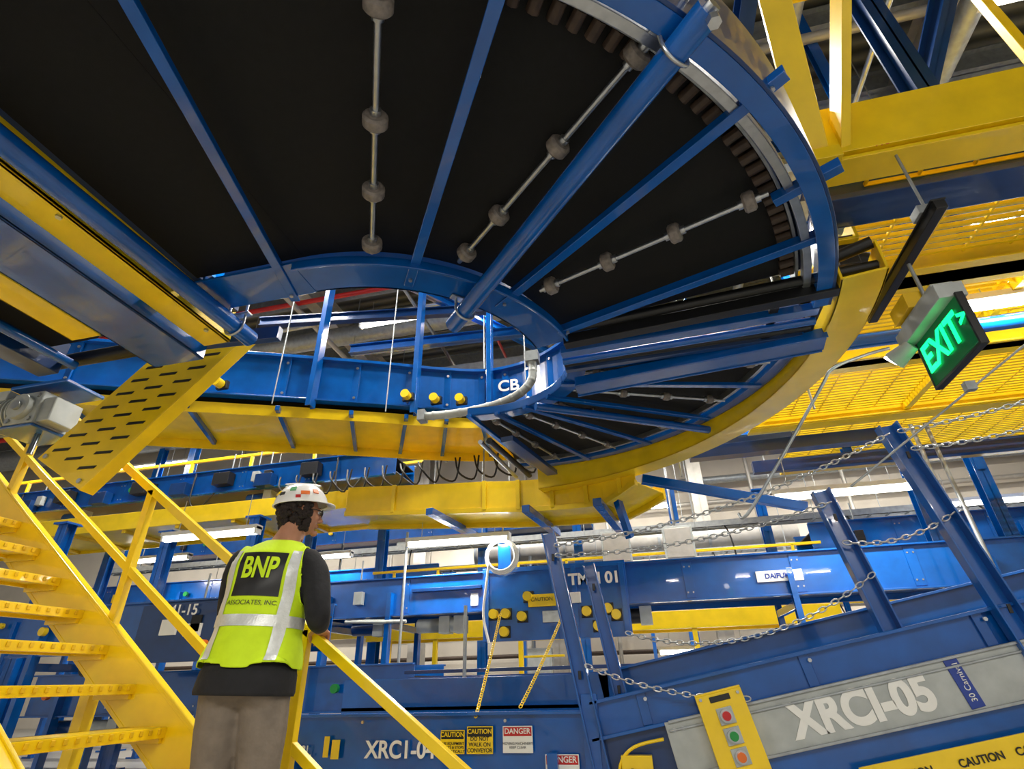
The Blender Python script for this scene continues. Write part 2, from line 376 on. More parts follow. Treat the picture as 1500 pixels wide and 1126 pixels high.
P1=V((-2.50,2.62,3.38));P2=V((-3.40,2.55,2.32));W=V((-.46,.0,.26));
n=(P2-P1).cross(W).normalized();n=n if n.y<0 else -n
def quad(b,c,ex,ey,t,m):
    vs=[];nn=ex.cross(ey).normalized()*t
    for s in(0,1):
        for a,q in((-.5,-.5),(.5,-.5),(.5,.5),(-.5,.5)): vs.append(c+ex*a+ey*q+nn*s)
    b.add(vs,[(3,2,1,0),(4,5,6,7),(0,1,5,4),(1,2,6,5),(2,3,7,6),(3,0,4,7)],m)
D=P2-P1
quad(b,P1+D*.5+W*.5,D,W,.01,"yellow")
quad(b,P1+D*.5-n*.05,D,n*-.1,.01,"yellow")
for i in range(10):
    for j in range(3):
        c=P1+D*(.08+i*.092)+W*(.2+j*.3)+n*.006
        quad(b,c,(D*.018),(W*.2+D*.045),.008,"black")  # black quads paint the dark of the slots; plate is not cut through
for t in(.03,.97):
    for q in(.1,.9): b.bolt(P1+D*t+W*q,n)
b.done(.003)
b=B("gear_motor")
c=V((-4.0,2.55,2.92))
b.box(c,(.26,.24,.24),"alum_gray");b.tube(c+V((-.45,0,.02)),c+V((-.1,0,.02)),.12,"alum_gray",24)
for i in range(9): b.tube(c+V((-.43+i*.035,0,.02)),c+V((-.42+i*.035,0,.02)),.135,"alum_gray",24)
b.tube(c+V((0,-.16,0)),c+V((0,.16,0)),.09,"alum_gray",24);b.tube(c+V((0,-.18,0)),c+V((0,.2,0)),.035,"steel",16)
b.box(c+V((.17,0,-.02)),(.12,.2,.18),"alum_gray");b.box(c+V((-.3,-.05,.14)),(.14,.12,.08),"alum_gray")
for dx,dz in((-.09,-.09),(.09,.09),(-.09,.09),(.09,-.09)): b.bolt(c+V((dx,-.12,dz)),(0,-1,0))
b.box(c+V((0,.05,.2)),(.5,.3,.03),"blue");b.box(c+V((-.02,.02,-.14)),(.34,.3,.02),"blue");b.tube(c+V((.05,0,-.15)),c+V((.05,0,-.3)),.02,"steel",8)
b.done(.008)
# ---------------------------------------------------------------- upper right platform
b=B("yellow_mezzanine_platform")
b.chan((1.24,2.3,3.78),(6,2.3,3.78),.1,.36,"yellow",.014,-1)
b.bb((1.24,2.26,3.56),(6,2.44,3.585),"yellow")
b.bb((1.20,2.28,3.6),(1.26,2.5,3.98),"yellow")
for x in(1.36,1.62): b.bolt((x,2.285,3.68),(0,-1,0),"steel",.026,.02);b.box((x,2.29,3.68),(.07,.02,.07),"steel")
b.beam((1.2,2.3,3.62),(1.0,1.55,4.55),.14,.05,"yellow");b.beam((1.33,2.3,3.66),(1.5,1.2,5.2),.05,.12,"yellow")
b.beam((1.1,2.25,3.6),(1.3,2.25,3.6),.06,.08,"yellow")
for t in(.45,.75): b.beam((1.35,1.9,4.3+t),(3.5,1.9,4.3+t),.05,.1,"yellow")
b.beam((1.3,2.3,5.2),(4,2.3,5.2),.05,.1,"yellow");b.beam((2.4,2.3,3.9),(2.4,2.3,5.4),.05,.05,"yellow")
b.chan((1.36,3.55,3.70),(6,3.55,3.70),.14,.2,"yellow",.014,-1);b.bb((1.36,3.4,3.60),(6,3.68,3.615),"yellow")
b.chan((1.65,4.7,3.70),(6,4.7,3.70),.1,.2,"yellow",.014,-1);b.bb((1.65,4.62,3.60),(6,4.85,3.615),"yellow")
b.chan((1.36,6.0,3.70),(6.5,6.0,3.70),.1,.22,"yellow",.014,-1);b.bb((1.36,5.92,3.6),(6.5,6.15,3.615),"yellow")
b.bb((2.0,7.6,3.6),(6.8,7.75,3.8),"yellow")
def grate(x0,x1,y0,y1,z):
    y=y0
    while y<y1: b.bb((x0,y,z),(x1,y+.022,z+.03),"yellow");y+=.062
    x=x0
    while x<x1: b.bb((x,y0,z+.005),(x+.015,y1,z+.025),"yellow");x+=.28
grate(1.55,6,2.48,3.4,3.68);grate(1.75,6,3.75,4.6,3.72);grate(1.5,6.5,4.9,5.9,3.68);grate(2,6.5,6.2,7.6,3.7)
for x in(2.9,4.6): b.bb((x,2.4,3.62),(x+.06,6,3.7),"yellow")
b.box((1.42,2.95,3.5),(.2,.25,.02),"yellow");b.box((1.52,2.95,3.56),(.02,.25,.14),"yellow")
o=b.done(.003)
text("158-04L\n78.16\n993",(1.50,2.245,3.66),.05,XP,ZP,"red",o,"marker_text",.0005)
b=B("blue_support_beam")
b.chan((1.25,2.68,3.70),(6,2.68,3.70),.12,.18,"blue_dark",.014,-1);b.bolt((1.34,2.55,3.7),(0,-1,0),"brown",.03,.03)
b.bb((1.25,2.55,3.56),(6,2.8,3.6),"blue_dark")
b.tube((1.4,4.12,3.50),(6,4.12,3.50),.06,"blue",20)
b.bb((.7,6.2,3.42),(2.9,6.35,3.56),"blue_dark");b.bb((1.5,6.9,3.4),(6.5,7.0,3.55),"blue_dark")
b.beam((.1,5.35,2.95),(1.6,5.6,2.6),.07,.09,"blue");b.beam((-.2,5.9,3.0),(-.1,6.1,2.55),.07,.09,"blue")
for x in(2.7,5.2):
    for y in(4.3,7.2): b.chan((x,y,3.5),(x,y,8.6),.1,.1,"blue",.012,1,(0,1,0))
b.done(.004)
b=B("blue_overhead_steel")
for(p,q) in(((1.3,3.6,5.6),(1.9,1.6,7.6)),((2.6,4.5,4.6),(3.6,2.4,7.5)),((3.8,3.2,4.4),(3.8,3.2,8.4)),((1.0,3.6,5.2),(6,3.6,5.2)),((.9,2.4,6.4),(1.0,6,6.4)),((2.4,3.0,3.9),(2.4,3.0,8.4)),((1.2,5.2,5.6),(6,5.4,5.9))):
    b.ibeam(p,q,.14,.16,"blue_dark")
b.ibeam((-4.2,6.6,6.0),(-.4,6.9,6.0),.12,.16,"blue");b.ibeam((-4.8,5.2,5.7),(-.5,6.6,6.2),.1,.14,"blue_dark");b.ibeam((-3.0,5.5,6.4),(-1.0,8.4,6.4),.1,.14,"blue")
b.done()
b=B("gear_motor")
c=V((1.45,2.95,3.42));b.tube(c,c+V((.2,.05,.0)),.06,"black",18);b.box(c,(.12,.16,.16),"black");b.tube(c+V((-.15,0,0)),c,.04,"alum_gray",16);b.box(c+V((.0,.0,.11)),(.16,.2,.03),"brown")
b.done(.006)
b=B("black_conduit_bar");b.tube((1.2,2.7,3.24),(1.45,2.6,3.26),.035,"black");b.done(.004)
# ---------------------------------------------------------------- exit sign
b=B("exit_sign")
X=1.55
b.bb((X,2.37,2.45),(X+.025,2.80,2.70),"exit_dark");
b.bb((X-.004,2.36,2.44),(X+.03,2.375,2.71),"black");b.bb((X-.004,2.80,2.44),(X+.03,2.81,2.71),"black");b.bb((X-.004,2.36,2.43),(X+.03,2.81,2.445),"black")
b.bb((X-.06,2.38,2.70),(X+.06,2.84,2.78),"alum_gray");b.bb((X-.045,2.42,2.78),(X+.05,2.78,2.81),"alum_gray")
b.tube((X-.03,2.78,2.69),(X-.10,2.86,2.65),.035,"alum_gray",16,.055);b.tube((X-.10,2.86,2.65),(X-.105,2.866,2.645),.05,"tube_light",16)
b.box((X,2.70,2.86),(.13,.18,.09),"yellow_dark")
b.beam((X+.02,2.2,3.10),(X+.02,3.15,3.10),.05,.05,"black");b.beam((X+.02,2.2,3.13),(X+.02,3.15,3.13),.065,.01,"black")
b.tube((X+.02,2.6,2.87),(X+.02,2.6,3.1),.010,"galv",8)
for y in(2.3,3.1): b.tube((X+.02,y,3.1),(X+.02,y,3.7),.008,"galv",8)
b.box((X+.02,2.32,3.16),(.09,.08,.05),"galv")
o=b.done(.003)
text("EXIT",(X-.006,2.605,2.575),.205,(0,-1,0),ZP,"exit_green",o,"sign_text",.002,sx=.84,bold=.004)
text(">",(X-.006,2.392,2.59),.10,(0,-1,0),ZP,"exit_green",o,"sign_arrow",.002,bold=.004)
b=B("steel_conduit")
b.pipe(cr([(1.5,2.95,2.78),(1.38,3.0,2.78),(1.2,3.0,2.72),(1.1,3.02,2.60),(.62,3.1,2.0),(.55,3.15,1.98)],6),.009,"galv",10)
b.tube((2.2,3.0,2.75),(1.2,3.3,2.12),.006,"galv",8);b.box((1.86,3.08,2.55),(.05,.04,.05),"galv")
b.done()
# ---------------------------------------------------------------- generic conveyor along X (or inclined)
def conveyor(name,x0,x1,y,z0,z1,width=.9,legs=(),za=0,joints=1.2,belt=True,m="blue",legm="blue",gear=0):
    b=B(name);h=z1-z0
    A=V((x0,y,(z0+z1)/2));E=V((x1,y,(z0+z1)/2+za))
    for yy,sd in((0,1),(width,-1)):
        o=V((0,yy,0));b.beam(A+o,E+o,.015,h,m)
        for s in(-1,1): b.beam(A+o+V((0,-.03*sd,s*(h/2-.01))),E+o+V((0,-.03*sd,s*(h/2-.01))),.07,.018,m)
    if belt:b.beam(A+V((0,width/2,h*.2)),E+V((0,width/2,h*.2)),width-.05,.02,"black_belt")
    b.beam(A+V((0,width/2,-h*.35)),E+V((0,width/2,-h*.35)),width-.05,.01,"blue_dark")
    L=(E-A).length;d=(E-A)/L;n=int(L/joints)
    for i in range(1,n):
        p=A+d*(i*joints);b.box(p+V((0,-.012,0)),(.11,.012,h*.86),m)
        for s in(-.3,.3):
            for k in(-.03,.03): b.bolt(p+V((k,-.018,s*h)),(0,-1,0),"steel",.01,.006)
    for x in legs:
        zc=z0+za*(x-x0)/(x1-x0)
        for yy in(-.05,width+.05):
            b.chan((x,y+yy,FZ),(x,y+yy,zc+h*.6),.06,.1,legm,.01,1,(0,1,0));b.box((x,y+yy,FZ+.01),(.18,.18,.02),legm)
        b.beam((x,y-.05,zc-.1),(x,y+width+.05,zc-.1),.06,.08,legm)
    rg=random.Random(int(x0*100)+int(z0*1000))
    for i in range(gear):
        x=rg.uniform(x0+.2,x1-.5);t=rg.random();zb=z0-.12
        if t<.35:
            b.tube((x,y+.1,zb),(x+.32,y+.1,zb),.085,rg.choice(["black","alum_gray","blue_dark"]),14);b.box((x+.38,y+.1,zb),(.14,.18,.2),"alum_gray")
        elif t<.6:
            b.box((x,y-.06,(z0+z1)/2),(.12,.08,.16),rg.choice(["alum_gray","black","yellow","black"]));b.tube((x,y-.05,z1),(x,y-.05,z1+.25),.012,"galv",6)
        elif t<.8:
            b.tube((x,y-.06,(z0+z1)/2),(x,y-.11,(z0+z1)/2),.045,rg.choice(["yellow","orange","green"]),12)
        else:
            b.pipe(cr([(x,y-.05,z1),(x+.05,y-.1,z0-.1),(x+.25,y-.1,z0-.25),(x+.45,y-.05,z0)]),.014,"black",6)
    return b
# TMN
b=conveyor("belt_conveyor",-4.3,6.8,7.0,1.97,2.45,.9,(-4.2,-3.3,1.6,3.6,5.2),gear=7)
b.bb((-2.0,6.86,1.62),(-.22,6.98,2.43),"blue");b.bb((-2.0,6.84,2.4),(-.22,6.9,2.46),"blue")
for x in(-1.95,-1.1,-.85,-.27): b.bb((x-.03,6.83,1.62),(x+.03,6.87,2.43),"blue")
for x,z in((-1.85,1.92),(-1.7,1.92),(-1.72,1.72),(-1.5,1.88),(-.72,1.9),(-.47,1.92),(-.6,1.74),(-1.42,2.1),(-.38,1.85)):
    b.tube((x,6.86,z),(x,6.76,z),.055,"yellow",14);b.box((x,6.86,z),(.13,.04,.13),"black")
b.bb((-1.42,6.82,1.98),(-1.08,6.85,2.12),"yellow");b.bb((-1.04,6.82,2.0),(-.78,6.85,2.12),"white");b.bb((-1.25,6.82,1.8),(-1.0,6.85,1.93),"steel")
b.bb((-2.2,6.98,2.05),(-2.1,6.99,2.2),"white")
b.bb((-3.0,6.94,2.25),(-2.05,6.98,2.29),"blue_dark");b.bb((-1.42,6.95,2.26),(-1.2,6.97,2.36),"red")
b.bb((1.25,6.975,2.13),(1.75,6.985,2.25),"white")
for i in range(4):
    b.tube((-3.9+i*.09,6.93,1.93),(-3.3+i*.09,6.9,1.9),.02,"alum_gray",8)
o=b.done(.003)
text("TMN 01",(-.60,6.82,2.26),.18,XP,ZP,"white",o,"label_text",bold=.006)
text("DAIFUKU",(1.5,6.972,2.19),.075,XP,ZP,"label_blue",o,"plate_text",bold=.002);text("CAUTION",(-1.25,6.815,2.06),.06,XP,ZP,"black",o,"caution_text")
b=conveyor("belt_conveyor",-11,-4.5,7.4,1.95,2.4,.9,(-10,-8,-6.4,-5),gear=8);o=b.done(.003)
b=conveyor("belt_conveyor",-7.0,-3.6,5.2,1.55,2.05,.9,(-6.6,-4.2),gear=3);b.bb((-5.3,5.12,1.45),(-3.9,5.18,2.0),"blue_dark");b.bb((-5.0,5.1,1.7),(-4.8,5.13,1.85),"white");b.bb((-4.7,5.1,1.68),(-4.5,5.13,1.8),"white")
for x in(-5.7,-4.4): b.tube((x,5.1,1.6),(x,5.02,1.6),.04,"orange",12)
o=b.done(.003);text("41-15",(-4.75,5.09,1.93),.15,XP,ZP,"white",o,"label_text",bold=.002)
b=conveyor("belt_conveyor",-7.5,-2.5,6.0,.95,1.4,.9,(-7,-5,-3),gear=5);b.done(.003)
b=conveyor("belt_conveyor",-12,-3.6,9.5,2.6,3.1,.9,(-11,-9,-7,-5),gear=10);b.done(.003)
b=conveyor("belt_conveyor",-13,-1,11.5,4.1,4.6,.9,(),gear=10);b.done(.003)
b=conveyor("belt_conveyor",-3.2,6.5,11.6,2.85,3.2,.8,(-2.5,0,2.4,5),gear=14);b.done(.003)
b=conveyor("belt_conveyor",2.5,9,9.0,2.7,3.2,.9,(3,5.2,7.5),gear=8);b.done(.003)
b=conveyor("belt_conveyor",1.5,9,8.2,4.4,4.9,.9,(),gear=6);b.done(.003)
b=conveyor("belt_conveyor",-11,-3.5,7.2,4.0,4.4,.7,(),gear=12);
for i in range(8): b.box((-10.5+i*.8,7.1,4.1+.1*(i%2)),(.3,.15,.2),"black" if i%2 else "blue_dark")
b.done(.003)
# lower check conveyor
b=conveyor("belt_conveyor",-2.75,-.42,4.0,.48,1.03,1.0,(-2.5,-.7))
b.beam((-2.75,5.0,1.12),(-.4,5.0,1.12),.015,.24,"blue");b.beam((-2.4,5.6,1.12),(.6,5.6,1.12),.05,.28,"blue");b.beam((-2.4,5.55,1.3),(.6,5.55,1.3),.1,.03,"blue_dark")
def sign(b,x0,x1,z0,z1,y,head,hc,bg):
    b.bb((x0,y,z0),(x1,y+.006,z1),bg);b.bb((x0+.006,y-.003,z1-(z1-z0)*.38),(x1-.006,y+.002,z1-.006),hc)
y=3.955;SO=.06
sign(b,-1.50+SO,-1.335+SO,.80,.93,y,"","black","yellow");sign(b,-1.32+SO,-1.145+SO,.80,.95,y,"","black","yellow");sign(b,-1.08+SO,-.885+SO,.805,.95,y,"","red","white")
sign(b,-.75,-.54,.66,.80,y,"","red","white")
b.bb((-2.28,y,.78),(-2.24,y+.006,.90),"yellow");b.bb((-2.22,y,.77),(-2.16,y+.006,.88),"yellow")
for x in(-2.0,-1.0): b.bolt((x,3.95,.98),(0,-1,0),"steel",.01)
b.bb((-.50,3.93,.3),(-.40,3.99,1.12),"blue")
b.tube((-.30,3.9,.72),(-.30,3.9,.55),.012,"yellow",8);b.pipe(cr([(-.30,3.9,.6),(-.29,3.9,.75),(-.2,3.9,.84),(-.02,3.9,.88)]),.01,"yellow",8)
b.bb((-.28,3.88,.60),(-.1,3.95,.80),"yellow")
for z in(.64,.72): b.tube((-.22,3.88,z),(-.22,3.84,z),.02,"black",10)
o=b.done(.003)
text("XRC1-04",(-1.72,y-.001,.82),.135,XP,ZP,"white",o,"label_text",bold=.003,sx=.95)
for x,z,t in((-1.4175,.905,"CAUTION"),(-1.2325,.921,"CAUTION")): text(t,(x+SO,y-.005,z),.036,XP,ZP,"yellow",o,"sign_head",.0005,bold=.0007)
for x,z,t in((-1.4175,.835,"THIS EQUIPMENT\nSTARTS & STOPS\nAUTOMATICALLY"),(-1.2325,.85,"DO NOT\nWALK ON\nCONVEYOR")): text(t,(x+SO,y-.003,z),.021 if "THIS" in t else .031,XP,ZP,"black",o,"sign_body",.0005,bold=.0004)
text("DANGER",(-.9825+SO,y-.005,.921),.042,XP,ZP,"white",o,"sign_head",.0005,bold=.0007);text("MOVING MACHINERY\nKEEP CLEAR",(-.9825+SO,y-.003,.845),.02,XP,ZP,"black",o,"sign_body",.0005)
text("DANGER",(-.645,y-.005,.772),.045,XP,ZP,"white",o,"sign_head",.0005,bold=.0007)
text("XRC1-",(-2.45,y-.001,.80),.12,XP,ZP,"white",o,"label_text",bold=.002,sx=.5)
# inclined conveyor
S=.185
def zi(x,off=0): return 1.075+S*(x+.43)+off
b=B("inclined_belt_conveyor")
def inc(x0,x1,y,dz,w,h,m): b.beam((x0,y,zi(x0,dz)),(x1,y,zi(x1,dz)),w,h,m,(0,0,1))
inc(-.45,3.6,4.0,-.10,.015,.20,"blue");inc(-.45,3.6,3.97,-.005,.08,.02,"blue");inc(-.45,3.6,3.97,-.20,.08,.02,"blue")
inc(-.45,3.6,5.0,.0,.015,.34,"blue");inc(-.45,3.6,4.97,.17,.09,.02,"blue")
inc(-.45,3.6,4.5,-.08,.95,.02,"black_belt")
inc(.02,3.6,3.93,-.33,.02,.27,"alum_gray");inc(.02,3.6,3.92,-.195,.04,.015,"galv");inc(.02,3.6,3.92,-.465,.04,.015,"galv");inc(.02,3.6,3.91,-.24,.012,.012,"galv")
inc(-.45,3.6,3.98,-.60,.02,.24,"blue");inc(-.45,3.6,4.0,-.3,.01,.6,"blue_dark")
inc(1.0,3.6,3.88,-.66,.02,.14,"yellow")
for x in(-.1,.9,1.9): 
    b.beam((x,3.985,zi(x,-.19)),(x-.03,3.985,zi(x,-.01)),.06,.02,"blue")
    b.bolt((x,3.96,zi(x,-.05)),(0,-1,0),"steel",.012)
for x in(.05,.1): b.bolt((x,3.92,zi(x,-.24)),(0,-1,0),"steel",.012,.01)
b.beam((1.62,3.915,zi(1.62,-.19)),(1.68,3.915,zi(1.68,-.45)),.075,.006,"label_blue",(0,1,0))
for x in(.2,2.0,3.4):
    for yy in(4.0,5.0): b.chan((x,yy,FZ),(x,yy,zi(x,-.2)),.06,.1,"blue",.01,1,(0,1,0))
o=b.done(.003)
xd=V((1,0,S));yd=V((-S,0,1))
text("XRCI-05",(1.10,3.915,zi(1.10,-.335)),.235,xd,yd,"white",o,"label_text",bold=.011,sx=.93)
text("30 Carnival",(1.655,3.908,zi(1.65,-.32)),.042,V((S,0,-1))*-1,V((-1,0,-S)),"white",o,"tag_text")
for x in(1.15,1.5,1.78,2.1): text("CAUTION",(x+.08,3.865,zi(x,-.645)),.05,xd,yd,"black",o,"caution_text",bold=.001)
# control station
b=B("push_button_station")
def cs(u,v,y):
    base=V((.37,y,.90));return base+V((.98,0,.18))*u+V((-.20,0,.98))*v
b.beam(cs(0,-.28,3.84),cs(0,.22,3.84),.27,.012,"yellow",(0,1,0));b.beam(cs(-.13,-.28,3.88),cs(-.13,.22,3.88),.01,.09,"yellow",(0,1,0));b.beam(cs(.13,-.28,3.88),cs(.13,.22,3.88),.01,.09,"yellow",(0,1,0))
b.beam(cs(0,.22,3.88),cs(0,.23,3.88),.27,.09,"yellow",(0,1,0))
for v in(.1,0,-.1): b.beam(cs(0,v-.042,3.83),cs(0,v+.042,3.83),.09,.02,"alum_gray",(0,1,0))
for v,m in((.1,"red"),(0,"green"),(-.1,"orange")):
    p=cs(0,v,3.82);b.tube(p,p+V((0,-.02,0)),.034,"steel",18);b.tube(p,p+V((0,-.04,0)),.024,m,18)
for v in(.19,): b.beam(cs(0,v-.015,3.83),cs(0,v+.015,3.83),.12,.005,"black",(0,1,0))
for u,v in((-.11,.2),(.11,.2),(-.11,-.2),(.11,-.2)): b.bolt(cs(u,v,3.832),(0,-1,0),"steel",.009)
b.done(.004)
# leaning blue posts
def post(x0,z0,x1,z1,y,w=.11):
    b=B("blue_guard_post");b.chan((x0,y,z0),(x1,y,z1),w*.6,w,"blue",.012,-1,(1,0,0))
    d=(V((x1,y,z1))-V((x0,y,z0)));
    for t in(.15,.5,.9): p=V((x0,y,z0))+d*t;b.box(p+V((0,-.035,0)),(.02,.01,.05),"black");
    b.box((x0,y,z0+.01),(.2,.2,.03),"blue")
    b.done(.003);return b
post(-.33,FZ+.0,-.65,2.15,3.93,.1);post(-.14,FZ,-.41,1.97,4.3,.09);post(1.62,FZ,1.27,2.32,4.05,.12);post(2.25,FZ,1.77,2.70,3.92,.13)
# chains
def chain(name,p,q,sag,ln=.055,m="steel"):
    b=B(name);p=V(p);q=V(q);L=(q-p).length;n=max(4,int(L*1.03/(ln*.78)))
    pts=[p.lerp(q,i/n)+V((0,0,-4*sag*(i/n)*(1-i/n))) for i in range(n+1)]
    for i in range(n):
        a,c=pts[i],pts[i+1];d=(c-a).normalized();mid=(a+c)/2
        u=V((0,0,1)) if i%2 else V((0,1,0))
        sd=(d.cross(u)).normalized();h=ln*.5;w=ln*.26;loop=[]
        for k in range(11):
            t=2*math.pi*k/10;loop.append(mid+d*math.cos(t)*h+sd*math.sin(t)*w)
        b.pipe(loop,ln*.085,m,5)
    b.done()
chain("safety_chain",(-.60,3.9,2.05),(1.75,3.88,2.62),.12)
chain("safety_chain",(1.80,3.85,2.62),(2.9,3.6,2.75),.03)
chain("safety_chain",(1.85,3.88,2.5),(2.9,3.7,2.6),.04)
chain("safety_chain",(-.45,3.9,1.28),(.5,3.85,1.08),.05)
chain("safety_chain",(-.18,4.2,1.48),(1.42,4.0,1.75),.2)
chain("safety_chain",(-.60,3.9,1.98),(1.3,4.0,2.22),.08)
chain("safety_chain",(1.3,4.0,1.95),(2.0,3.9,2.1),.08,m="steel")
chain("yellow_pull_cord_chain",(-1.35,5.2,1.75),(-1.2,3.95,1.0),.02,.04,"yellow");chain("yellow_pull_cord_chain",(-.75,5.2,1.75),(-.9,3.95,1.05),.02,.04,"yellow")
# ---------------------------------------------------------------- stairs
b=B("yellow_staircase")
YS=2.87
def sx(x,off=0): return .84-(x+2.17)*.726+off
def stringer(y,x0,x1,side):
    b.beam((x0,y,sx(x0,-.17)),(x1,y,sx(x1,-.17)),.015,.28,"yellow")
    for o in(-.02,-.32): b.beam((x0,y-.03*side,sx(x0,o)),(x1,y-.03*side,sx(x1,o)),.08,.014,"yellow")
stringer(YS,-5.2,-1.62,-1);stringer(1.93,-5.2,-1.62,1)
for i in range(-1,7):
    x=-2.70-i*.272;z=1.0+i*.2055
    b.bb((x-.15,1.94,z+.0),(x+.11,YS-.008,z+.03),"yellow");b.bb((x+.09,1.94,z-.02),(x+.115,YS-.008,z+.03),"yellow")
    b.bb((x-.15,1.94,z-.02),(x-.125,YS-.008,z+.03),"yellow");b.bb((x-.15,1.94,z-.04),(x+.11,1.955,z+.03),"yellow");b.bb((x-.14,YS-.03,z-.045),(x+.1,YS-.008,z+.0),"yellow")
    for k in range(15): b.box((x+.118,2.0+k*.058,z+.01),(.006,.02,.025),"yellow_dark")
b.bb((-6.5,1.93,2.2),(-5.0,YS+.02,2.24),"yellow")
def rail(xa,za,xb,zb,w=.05): b.beam((xa,YS+.03,za),(xb,YS+.03,zb),w,w,"yellow")
def rt(x): return 2.73-(x+3.68)*.689
def rm(x): return 2.73-(x+4.41)*.699
rail(-4.6,rt(-4.6),-.35,rt(-.35));rail(-4.9,rm(-4.9),-.95,rm(-.95),.045)
for x in(-3.2,-1.86,-4.5): rail(x,sx(x,-.2),x,rt(x))
rail(-.95,FZ,-.95,rt(-.95));rail(-.35,FZ,-.35,rt(-.35))
rail(-3.2,FZ,-3.2,sx(-3.2,-.3),.07);rail(-4.9,FZ,-4.9,sx(-4.9,-.3),.07)
b.done(.004)
# ---------------------------------------------------------------- background catwalk and columns
b=B("yellow_catwalk")
for y in(8.0,9.0): b.chan((-12.5,y,3.85),(-3.4,y,3.85),.08,.22,"yellow",.012,1)
b.bb((-12.5,8,3.92),(-3.4,9,3.95),"yellow_dark")
for x in[-12+i*1.3 for i in range(7)]:
    b.beam((x,8,3.9),(x,8,5.0),.05,.05,"yellow")
    b.bb((x,8,3.75),(x+.06,9,3.85),"yellow")
b.beam((-12.5,8,5.0),(-3.4,8,5.0),.05,.05,"yellow");b.beam((-12.5,8,4.5),(-3.4,8,4.5),.04,.04,"yellow")
b.bb((-4.6,8.9,1.82),(2.6,8.98,2.06),"yellow");b.bb((-4.6,9.6,1.82),(2.6,9.68,2.06),"yellow");b.bb((-4.6,8.95,1.95),(2.6,9.65,1.98),"yellow_dark")
for x in(-4.2,-3.4,-2.0,-1.2,.6,2.2): b.beam((x,8.95,FZ),(x,8.95,1.85),.07,.07,"yellow");b.beam((x,8.93,2.0),(x,8.93,2.9),.04,.04,"yellow")
b.beam((-4.6,8.93,2.9),(2.6,8.93,2.9),.04,.04,"yellow")
for i in range(5): b.bb((-1.9,8.7,.5+i*.25),(-1.3,8.8,.53+i*.25),"yellow")
b.bb((-12,10.5,2.0),(-5,10.6,2.25),"yellow");b.bb((3,10.5,2.2),(9,10.6,2.4),"yellow")
b.done(.004)
def column(x,y,z1,w=.16,m="blue"):
    b=B("steel_column");b.ibeam((x,y,FZ),(x,y,z1),w,w,m,.014,(0,1,0));b.box((x,y,FZ+.012),(w*2,w*2,.024),m);
    b.box((x,y,z1-.02),(w*1.6,w*1.6,.03),m)
    for z in(1.2,2.4,3.6):
        if z<z1:b.box((x,y-w*.52,z),(w*.6,.012,.2),m)
    b.done(.003)
for x,y,z in((-7.2,7.07,3.4),(-6.1,9.2,5.2),(-9.4,9.25,6),(-4.6,9.2,5.4),(-10.8,9.25,5),(-12.2,11,7),(-3.1,10.6,4.6),(-1.2,10.8,4.2),(.7,10.8,4.6),(2.3,10.8,4.3),(4.5,8.06,4.3),(3.7,8.06,4.2),(5.0,6.75,3.4),(4.4,5.2,3.55),(6.0,8.06,4.3),(6.9,6.75,3.4),(-8.2,6.2,3.4),(-5.4,6.75,3.4)):
    column(x,y,z)
for x in(-5.9,-2.2,1.6): column(x,14.2,8.1,.35,"pipe")
b=B("wall_pipes")
for z,r,m in((1.75,.05,"brown"),(2.6,.07,"pipe"),(3.3,.04,"red"),(5.2,.06,"pipe"),(5.8,.1,"galv")): b.tube((-14,14.7,z),(12,14.7,z),r,m)
for x in(-7,-3,-.8,3,5.2,7): b.tube((x,14.6,FZ),(x,14.6,8.8),.05,"pipe")
for x in(3.3,3.45): b.tube((x,6.6,1.4),(x-.1,6.6,4.6),.022,"galv")
b.done()
b=B("cable_tray")
for y in(10.2,12.6):
    for s in(0,.3): b.bb((-12,y+s,3.55),(8,y+s+.02,3.65),"galv")
    x=-12
    while x<8: b.bb((x,y,3.56),(x+.03,y+.3,3.58),"galv");x+=.3
    for k in range(4): b.tube((-12,y+.06+k*.06,3.61),(8,y+.06+k*.06,3.61),.022,"black",6)
    for x in range(-11,8,2): b.tube((x,y,3.55),(x,y,8.9),.008,"galv",6);b.pipe(cr([(x+.5,y+.1,3.6),(x+.55,y-.1,3.3),(x+.6,y-.12,2.6),(x+.7,y-.1,2.2)]),.016,"black",6)
b.done()
b=B("electrical_panel")
for x,z in((.35,3.0),(-.6,3.0),(3.8,2.5)): b.bb((x,8.7,z-.25),(x+.45,8.85,z+.25),"alum_gray");b.bb((x+.03,8.69,z-.22),(x+.42,8.7,z+.22),"pipe");b.tube((x+.2,8.78,z+.25),(x+.2,8.78,z+1.5),.02,"steel")
for x,z,m in((-2.8,1.3,"alum_gray"),(2.6,1.2,"blue_dark"),(-7.6,2.9,"alum_gray")): b.bb((x,12.3,z-.4),(x+.7,12.5,z+.5),m);b.bb((x+.04,12.28,z-.36),(x+.66,12.3,z+.46),m);b.tube((x+.3,12.4,z+.5),(x+.3,12.4,z+2.4),.03,"galv")
b.done(.006)
b=B("coiled_cable")
for k in range(3):
    b.pipe([(-1.72+math.cos(t*.35)*(.18+.014*k),6.7+.02*k,2.58+math.sin(t*.35)*(.18+.014*k)) for t in range(19)],.016,"white",8)
b.pipe(cr([(-1.88,6.7,2.5),(-1.92,6.7,2.2),(-1.95,6.7,1.9),(-1.88,6.7,1.6)]),.016,"white",8);b.pipe(cr([(-1.72,6.7,2.8),(-1.7,6.75,3.0),(-1.72,6.8,3.5)]),.012,"steel",8)
b.bb((-1.78,6.78,2.44),(-1.62,6.86,2.86),"blue");b.done()
b=B("vertical_steel_rod")
for x,y,z0,z1 in((-3.05,6.8,1.6,3.0),(-1.72,5.3,1.15,1.85)): b.tube((x,y,FZ),(x,y,z1),.018,"galv",10)
b.done()
